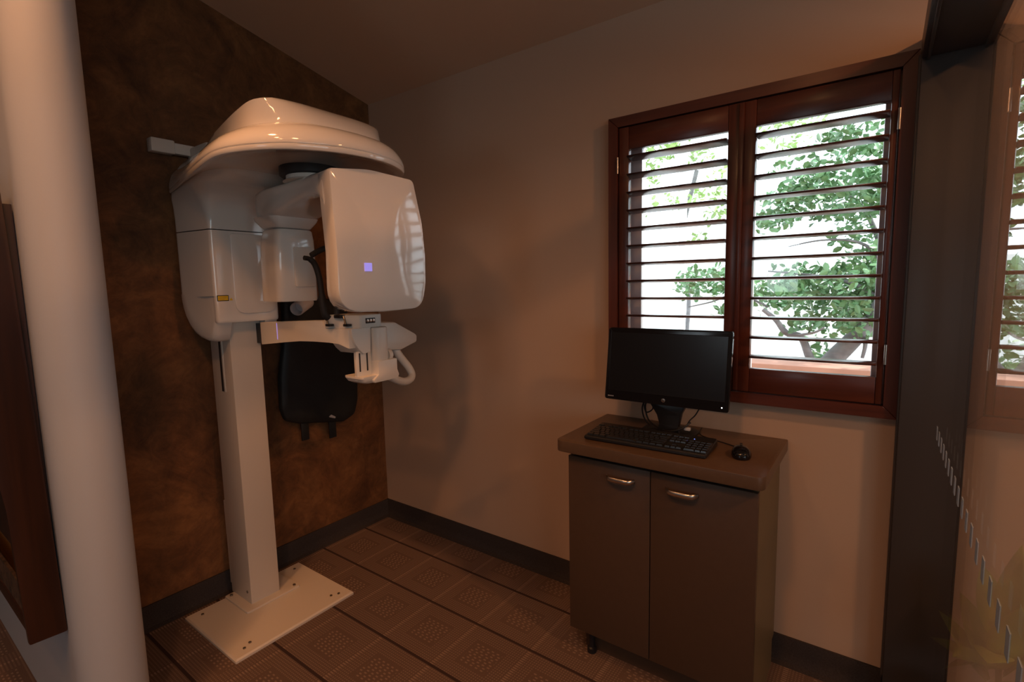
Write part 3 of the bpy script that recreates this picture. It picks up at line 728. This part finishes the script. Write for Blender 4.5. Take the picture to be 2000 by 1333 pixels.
for (da, db_, hx) in ((KX0, 1.8985, 1.790), (1.9015, KX1, 2.009)):
    d = box('door', da, db_, KYF, KYF+.018, .100, .800, 'laminate', cb, bevel=.0015)
    h = []
    for k in range(13):
        u = k/12*2-1
        h.append((hx + u*.052, KYF - .004 - .024*(1-abs(u)**6), .752))
    bm = bmesh.new()
    rings = []
    for i, p in enumerate(h):
        t_ = (Vector(h[min(i+1, 12)]) - Vector(h[max(i-1, 0)])).normalized(); n_ = Vector((t_.y, -t_.x, 0)); 
        wz, wn = .0085, .0035
        rings.append([Vector(p) + Vector((0, 0, wz*math.cos(2*PI*k/12))) + n_*wn*math.sin(2*PI*k/12) for k in range(12)])
    bm_loft(bm, rings)
    obj_from_bm('pull_handle', bm, 'nickel', d, smooth=True, angle=50)
wt = prism('worktop', round_poly([(1.540, -.002), (1.540, -.452), (2.262, -.452), (2.262, -.002)], [.003, .032, .032, .003], 6), 'z', .822, .865, 'top', base=(1.9, -.22, .822), bevel=.003, angle=30)
tag(wt, 'brown laminate worktop with rounded front corners on the cabinet', 'worktop')

TZ = .865
# monitor
mon = empty('computer_monitor', (1.87, -.13, TZ)); tag(mon, 'black flat-screen monitor, switched off, standing before the window', 'monitor')
TL, TR = 1.6335, 2.1045
MYF = -.198; lean = .10
def mp(x, z, d): return Vector((x, MYF + (z-1.13)*lean*.6 + d, z))
def mon_ring(d, inset, m_r=.010):
    p = round_poly([(TL-.006+inset, .986+inset), (TR-.004-inset, .986+inset), (TR+.002-inset, 1.2735-inset), (TL+.006+inset, 1.2735-inset)], m_r, 4)
    return [mp(q[0], q[1], d) for q in p]
bz = loft('bezel', [mon_ring(.034, .05), mon_ring(.032, .012), mon_ring(.024, .002), mon_ring(.004, 0), mon_ring(.0005, .001), mon_ring(0, .003)], 'black_gloss', mon, angle=35)
def scr_ring(d, i):
    return [mp(x, z, d) for x, z in ((TL+.010+i, 1.024+i), (TR-.016-i, 1.024+i), (TR-.012-i, 1.256-i), (TL+.016+i, 1.256-i))]
loft('screen', [scr_ring(-.0006, 0), scr_ring(-.0001, .002)], 'screen', mon, smooth=False, cap0=False)
c_ = mp(1.868, 1.005, -.001)
lathe('badge', [(.0075, 0), (.0075, -.0012), (.006, -.0016)], tuple(c_), 'nickel', bz, n=20, axis='y')
text_obj('badge_letters', 'hp', .010, 'ink', tuple(c_ + Vector((0, -.0018, 0))), (1, 0, 0), (0, 0, 1), bz)
lathe('power_light', [(.0022, 0), (.0022, -.001), (.001, -.0012)], tuple(mp(2.078, 1.003, -.0005)), 'led_white', bz, n=10, axis='y')
for k in range(5):
    q_ = mp(1.644+.0052*k, 1.0, -.0008); box('model_print', q_.x-.0016, q_.x+.0016, q_.y, q_.y+.0004, .9985, 1.0025, 'grey_print', bz)
box('back_shell', 1.70, 2.03, MYF+.030, MYF+.060, 1.03, 1.235, 'black_plastic', mon, bevel=.012)
neck = [(1.800, .990), (1.945, .990), (1.925, .950), (1.915, .900), (1.925, .872), (1.83, .872), (1.842, .905), (1.832, .94)]
prism('stand_neck', round_poly(neck, .008, 3), 'y', MYF+.020, MYF+.052, 'black_plastic', mon, bevel=.005)
ringsb = []
for z, k in ((TZ+.0006, 1.0), (TZ+.006, 1.0), (TZ+.011, .93), (TZ+.014, .5)):
    ringsb.append([Vector((1.868+.105*k*math.copysign(abs(math.cos(a))**.6, math.cos(a)), -.128+.075*k*math.copysign(abs(math.sin(a))**.6, math.sin(a)), z)) for a in [2*PI*j/40 for j in range(40)]])
loft('stand_base', ringsb, 'black_plastic', mon, angle=40)
for (pts, r) in (([(1.79, -.135, 1.0), (1.765, -.12, .955), (1.775, -.115, .90), (1.82, -.15, .885), (1.88, -.19, .884), (1.93, -.19, .900), (1.96, -.17, .925)], .0032),
                 ([(1.775, -.13, 1.0), (1.752, -.12, .945), (1.760, -.105, .89), (1.80, -.11, .8725), (1.86, -.09, .8705)], .003),
                 ([(1.79, -.13, .99), (1.80, -.13, .95), (1.77, -.125, .93), (1.76, -.12, .97), (1.79, -.13, .995)], .0026),
                 ([(1.995, -.15, 1.0), (1.975, -.155, .955), (1.955, -.165, .93), (1.945, -.17, .905)], .0024)):
    tube('cable', smooth_path(pts), r, 'black_plastic', mon, n=8)
box('cable_plug', 1.938, 1.960, -.178, -.164, .893, .905, 'grey_print', mon, bevel=.002)

# keyboard
KC = Vector((1.850, -.302, TZ)); KA = math.radians(1.6)
kb = empty('computer_keyboard', KC); kb.rotation_euler = (0, 0, KA)
tag(kb, 'black full-size computer keyboard lying on the worktop', 'keyboard')
def local_obj(name, bm, m, parent, smooth=False):
    bmesh.ops.recalc_face_normals(bm, faces=bm.faces); me = bpy.data.meshes.new(name); bm.to_mesh(me); bm.free(); me.materials.append(M[m])
    if smooth:
        for p in me.polygons: p.use_smooth = True
        me.set_sharp_from_angle(angle=math.radians(35))
    o = bpy.data.objects.new(name, me); COL.objects.link(o); o.parent = parent; return o
def kz(y): return .017 + (y+.08)*.07
bm = bmesh.new(); p4 = round_poly([(-.222, -.084), (.222, -.084), (.222, .082), (-.222, .082)], .008, 3)
bm_loft(bm, [[Vector((x*.985, y*.96, .0008)) for x, y in p4], [Vector((x, y, .005)) for x, y in p4], [Vector((x, y, kz(y)-.005)) for x, y in p4], [Vector((x*.985, y*.955, kz(y)-.001)) for x, y in p4]])
local_obj('keyboard_case', bm, 'black_plastic', kb, True)
key_cache = {}
def key(cx, cy, w, d=.0165):
    k = (round(w, 4), d)
    if k not in key_cache:
        bm = bmesh.new()
        bm_loft(bm, [[Vector((sx*w/2*f_, sy*d/2*f_, z)) for sx, sy in ((-1, -1), (1, -1), (1, 1), (-1, 1))] for z, f_ in ((0, 1.0), (.003, .98), (.0078, .80))])
        bmesh.ops.recalc_face_normals(bm, faces=bm.faces); me = bpy.data.meshes.new('key'); bm.to_mesh(me); bm.free(); me.materials.append(M['key']); key_cache[k] = me
    o = bpy.data.objects.new('key', key_cache[k]); COL.objects.link(o); o.parent = kb
    o.location = (cx, cy, kz(cy)-.002); o.rotation_euler = (math.atan(.07), 0, 0)
M['key'] = mat('key_cap_plastic', (0.022, 0.022, 0.024), 0.22)
U1 = .0191
rows = [(-.064, [1.25, 1.25, 1.25, 6.25, 1.25, 1.25, 1.25, 1.25]), (-.0450, [2.25]+[1]*10+[2.75]), (-.0260, [1.75]+[1]*11+[2.25]), (-.0070, [1.5]+[1]*12+[1.5]), (.0120, [1]*13+[2])]
for ry, ws in rows:
    x = -.213
    for w in ws:
        key(x + w*U1/2, ry, w*U1-.0014); x += w*U1
fx = [-.213, None] + [-.175+U1*i for i in range(4)] + [-.089+U1*i for i in range(4)] + [-.0035+U1*i for i in range(4)]
for a in fx:
    if a is not None: key(a + U1/2, .040, U1-.0014, .0145)
for i in range(3):
    for ry in (.040, .0120, -.0070): key(.080+U1*(i+.5), ry, U1-.0014)
    key(.080+U1*(i+.5), -.064, U1-.0014)
key(.080+U1*1.5, -.045, U1-.0014)
for i in range(4):
    for ry in (.0120, -.0070, -.0260, -.0450): key(.143+U1*(i+.5), ry, U1-.0014)
key(.143+U1, -.064, 2*U1-.0014); key(.143+U1*2.5, -.064, U1-.0014); key(.143+U1*3.5, -.064, U1-.0014)
bm = bmesh.new(); bm_box(bm, .150, .153, .041, .044, kz(.042)-.001, kz(.042)+.0006); local_obj('indicator_light', bm, 'led_blue', kb)

# mouse with its lead
ms = empty('computer_mouse', (2.160, -.278, TZ)); tag(ms, 'small black corded mouse at the right end of the worktop', 'mouse')
MO = Vector((2.160, -.278, TZ)); ma = math.radians(14); 
def mpt(u, v, z): return MO + Vector((u*math.cos(ma)-v*math.sin(ma), u*math.sin(ma)+v*math.cos(ma), z))
rr = []
for z, k in ((.0008, .93), (.005, 1.0), (.013, 1.0), (.022, .90), (.029, .70), (.0335, .40), (.0345, .12)):
    rr.append([mpt(.031*k*math.copysign(abs(math.cos(a))**.85, math.cos(a))*(1-.08*math.sin(a)), -.004*(1-k)*3+.053*k*math.sin(a), z) for a in [2*PI*j/36 for j in range(36)]])
mb = loft('mouse_shell', rr, 'black_gloss', ms, angle=60)
tube('scroll_wheel', [mpt(-.004, .022, .031), mpt(.004, .022, .031)], .007, 'rubber', mb, n=14)
tube('mouse_lead', smooth_path([mpt(0, .052, .008), (2.135, -.205, TZ+.004), (2.085, -.175, TZ+.003), (2.03, -.150, TZ+.003), (1.985, -.120, TZ+.003), (1.965, -.06, TZ+.003), (1.96, -.02, TZ+.003)]), .0019, 'black_plastic', ms, n=8)

# ------------------------------------------------------------------ wooden rack on the stub wall, left edge
rk = empty('wall_rack', (.45, WALL_Y, .45)); tag(rk, 'tall dark wooden wall rack on the white stub wall', 'rack')
sp_ = round_poly([(WALL_Y-.002, .448), (WALL_Y-.026, 1.790), (WALL_Y-.155, 1.790), (WALL_Y-.140, 1.30), (WALL_Y-.096, .86), (WALL_Y-.086, .452)], [.004, .07, .05, .3, .2, .006], 6)
prism('side_panel', sp_, 'x', .572, .592, 'walnut', rk, bevel=.003, angle=25)
prism('side_panel', sp_, 'x', -.30, -.28, 'walnut', rk, bevel=.003, angle=25)
box('back_board', -.28, .572, WALL_Y-.020, WALL_Y-.003, .50, 1.70, 'walnut', rk)
box('front_board', -.28, .572, WALL_Y-.080, WALL_Y-.066, .722, 1.72, 'walnut', rk)
box('bottom_rail', -.28, .572, WALL_Y-.080, WALL_Y-.062, .466, .512, 'walnut', rk, bevel=.002)
box('bottom_board', -.28, .572, WALL_Y-.062, WALL_Y-.003, .470, .482, 'oak', rk)
box('woven_strip', -.28, .572, WALL_Y-.076, WALL_Y-.068, .512, .600, 'fabric', rk)
box('inner_board', -.28, .572, WALL_Y-.034, WALL_Y-.020, .490, 1.60, 'oak', rk)

# ------------------------------------------------------------------ plant beyond the glass
pt = empty('potted_plant', (2.815, -.20, 0)); tag(pt, 'broad-leaved green plant on the floor beyond the glass partition', 'plant')
PX, PY = 2.825, -.20
pot = lathe('plant_pot', [(.060, .001), (.066, .004), (.086, .19), (.092, .20), (.092, .215), (.082, .215), (.078, .18), (.02, .178)], (PX, PY, 0), 'pot', pt, n=36)
lathe('soil', [(.077, .180), (.05, .186), (.01, .188)], (PX, PY, 0), 'soil', pot, n=24)
def leaf(root, tip, width, droop, m, parent, name='leaf', fold=.18):
    root, tip = Vector(root), Vector(tip); L = tip-root; side = L.cross(Vector((0, 0, 1))).normalized(); nrm = side.cross(L.normalized())
    bm = bmesh.new(); rows_ = []
    for i in range(9):
        u = i/8; w = width*(math.sin(PI*min(1, u*.96+.04)**.8)**.9)*.5
        c = root + L*u + Vector((0, 0, -droop*u*u + droop*u*.6))
        rows_.append([bm.verts.new(c + side*w*s + nrm*(abs(s)*fold*w)) for s in (-1, -.5, 0, .5, 1)])
    for a, b in zip(rows_, rows_[1:]):
        for k in range(4): bm.faces.new((a[k], a[k+1], b[k+1], b[k]))
    o = obj_from_bm(name, bm, m, parent, smooth=True, angle=80)
    sm = o.modifiers.new('thickness', 'SOLIDIFY'); sm.thickness = .0012
    return o
for k, (tx, ty, tz, w_) in enumerate([(2.700, -.13, .45, .075), (2.748, -.10, .51, .08), (2.785, -.14, .63, .085), (2.905, -.10, .58, .08), (2.845, -.33, .63, .085), (2.685, -.12, .35, .07), (2.72, -.29, .41, .075),
        (2.78, -.37, .47, .08), (2.89, -.35, .44, .08), (2.94, -.22, .52, .08), (2.715, -.17, .29, .07), (2.81, -.08, .38, .075), (2.91, -.29, .66, .08), (2.86, -.16, .72, .075)]):
    z_r = .30 + .035*(k % 4) + (.06 if tz > .55 else 0)
    leaf((PX + (tx-PX)*.12, PY + (ty-PY)*.12, z_r), (tx, ty, tz), w_, .03, 'leaf_pot', pt)
tube('stem', smooth_path([(PX, PY, .18), (PX+.006, PY, .30), (PX-.004, PY+.004, .50)]), [.009]*6+[.007]*7, 'stem', pt, n=8)

# ------------------------------------------------------------------ garden outside the window
struct(box('ground', -12, 18, .30, 26, -.30, -.05, 'paving'))
wg = box('garden_wall', -6, 14, 7.0, 7.2, -.05, 1.70, 'render', base=(4, 7.1, -.05)); tag(wg, 'white rendered garden wall beyond the tree', 'garden wall')
cp = box('planter_coping', .2, 5.4, 1.45, 1.85, -.05, .92, 'terracotta', base=(2.8, 1.65, -.05), bevel=.01); tag(cp, 'pinkish terracotta planter wall under the tree', 'planter')
pp = at(1331, 640, 'y', 4.0)
gpst = empty('pergola_post', (pp.x, 4.0, -.05)); tag(gpst, 'slim pale post standing left of the garden tree', 'post')
box('post_shaft', pp.x-.035, pp.x+.035, 3.965, 4.035, -.05, 3.2, 'white_alu', gpst, bevel=.004)
box('post_foot', pp.x-.07, pp.x+.07, 3.93, 4.07, -.05, .02, 'white_alu', gpst, bevel=.004)

def leaf_cloud(name, clusters, m, parent, size, seed):
    rnd = random.Random(seed); verts, faces = [], []
    for (c, r, n) in clusters:
        c = Vector(c)
        for _ in range(n):
            while True:
                v = Vector((rnd.uniform(-1, 1), rnd.uniform(-1, 1), rnd.uniform(-1, 1)))
                if v.length < 1: break
            p = c + Vector((v.x*r[0], v.y*r[1], v.z*r[2]))
            s = size*rnd.uniform(.6, 1.25)
            a = Vector((rnd.uniform(-1, 1), rnd.uniform(-1, 1), rnd.uniform(-.6, .9))).normalized(); b = a.cross(Vector((rnd.uniform(-1, 1), rnd.uniform(-1, 1), rnd.uniform(-1, 1)))).normalized()
            nn = a.cross(b)
            k = len(verts)
            verts += [p, p+a*s*.35+b*s*.26+nn*s*.06, p+a*s*.75+b*s*.24+nn*s*.04, p+a*s, p+a*s*.75-b*s*.24+nn*s*.04, p+a*s*.35-b*s*.26+nn*s*.06]
            faces += [(k, k+1, k+2, k+3), (k, k+3, k+4, k+5)]
    b0 = base_of(parent)
    me = bpy.data.meshes.new(name); me.from_pydata([tuple(v-b0) for v in verts], [], faces); me.materials.append(M[m])
    o = bpy.data.objects.new(name, me); COL.objects.link(o); o.parent = parent; o['kind'] = 'stuff'
    return o
def Q(px, py, y): return at(px, py, 'y', y)
troot = Q(1575, 760, 2.1)
tree = empty('garden_tree', troot); tag(tree, 'leafy green tree with a leaning grey trunk outside the right shutter', 'tree')
def branch(pts, r0, r1, name='branch'):
    P_ = smooth_path(pts, 5); n = len(P_)
    return tube(name, P_, [r0+(r1-r0)*i/(n-1) for i in range(n)], 'bark', tree, n=9)
branch([Q(1565, 800, 2.1), Q(1590, 745, 2.1), Q(1625, 705, 2.12), Q(1665, 665, 2.15), Q(1700, 625, 2.2), Q(1735, 570, 2.25), Q(1770, 500, 2.3)], .075, .04, 'trunk')
branch([Q(1660, 668, 2.15), Q(1690, 640, 2.2), Q(1720, 638, 2.2), Q(1770, 620, 2.3)], .035, .02)
branch([Q(1605, 730, 2.1), Q(1582, 700, 2.05), Q(1565, 660, 2.05), Q(1535, 650, 2.0), Q(1515, 625, 2.0), Q(1490, 605, 2.0)], .032, .014)
branch([Q(1535, 652, 2.0), Q(1555, 655, 1.98), Q(1590, 650, 1.95), Q(1610, 640, 1.95)], .012, .006)
branch([Q(1688, 655, 2.15), Q(1690, 675, 2.1), Q(1684, 700, 2.08)], .016, .010)
branch([Q(1735, 545, 2.25), Q(1715, 510, 2.25), Q(1700, 485, 2.2), Q(1660, 470, 2.2), Q(1600, 470, 2.15), Q(1540, 482, 2.1)], .016, .004)
branch([Q(1735, 600, 2.3), Q(1680, 560, 2.4), Q(1600, 540, 2.4), Q(1500, 530, 2.4)], .02, .006)
branch([Q(1745, 560, 2.3), Q(1700, 430, 2.5), Q(1650, 380, 2.5), Q(1560, 370, 2.4)], .022, .006)
branch([Q(1500, 600, 2.3), Q(1440, 575, 2.3), Q(1390, 590, 2.25), Q(1345, 600, 2.2)], .010, .004)
cl = []
rd = random.Random(3)
def band(x0_, x1_, y0_, y1_, n, lo=2.0, hi=2.9, r=.14, per=26):
    for _ in range(n):
        q_ = Q(rd.uniform(x0_, x1_), rd.uniform(y0_, y1_), rd.uniform(lo, hi)); s = rd.uniform(.6, 1.2)*r
        cl.append((q_, (s*1.3, s, s*.7), int(per*1.7)))
band(1500, 1760, 535, 600, 26, per=34)
band(1480, 1580, 545, 590, 6)
band(1490, 1760, 355, 425, 20)
band(1640, 1790, 250, 340, 11)
band(1660, 1780, 440, 560, 11)
band(1560, 1700, 600, 650, 8)
band(1580, 1650, 660, 720, 3, r=.09, per=14)
band(1335, 1425, 530, 590, 8, r=.11)
band(1395, 1440, 600, 630, 2, r=.09, per=16)
band(1480, 1540, 400, 445, 4, r=.10)
band(1500, 1740, 300, 420, 10)
band(1560, 1740, 560, 640, 8)
band(1780, 2050, 200, 650, 26)
leaf_cloud('foliage', cl, 'leaf', tree, .062, 11)
fr_ = Q(1330, 700, 5.2)
tree2 = empty('garden_shrub', (fr_.x, 5.2, 0)); tag(tree2, 'pale sunlit yellow-green shrub far outside the left shutter', 'shrub')
cl = []
band(1230, 1430, 270, 330, 9, 4.8, 5.6, .20, 22)
band(1230, 1430, 340, 470, 12, 4.8, 5.6, .18, 16)
band(1480, 1560, 230, 330, 5, 4.8, 5.6, .20, 20)
band(1100, 1230, 250, 500, 10, 4.8, 5.6, .22, 20)
leaf_cloud('foliage', cl, 'leaf_far', tree2, .085, 5)
b_ = Q(1330, 480, 5.2)
tube('stem', smooth_path([(fr_.x, 5.2, 0), (fr_.x+.1, 5.2, 1.2), (b_.x, 5.2, b_.z), (b_.x+.2, 5.2, b_.z+1.0)]), .03, 'bark', tree2, n=8)
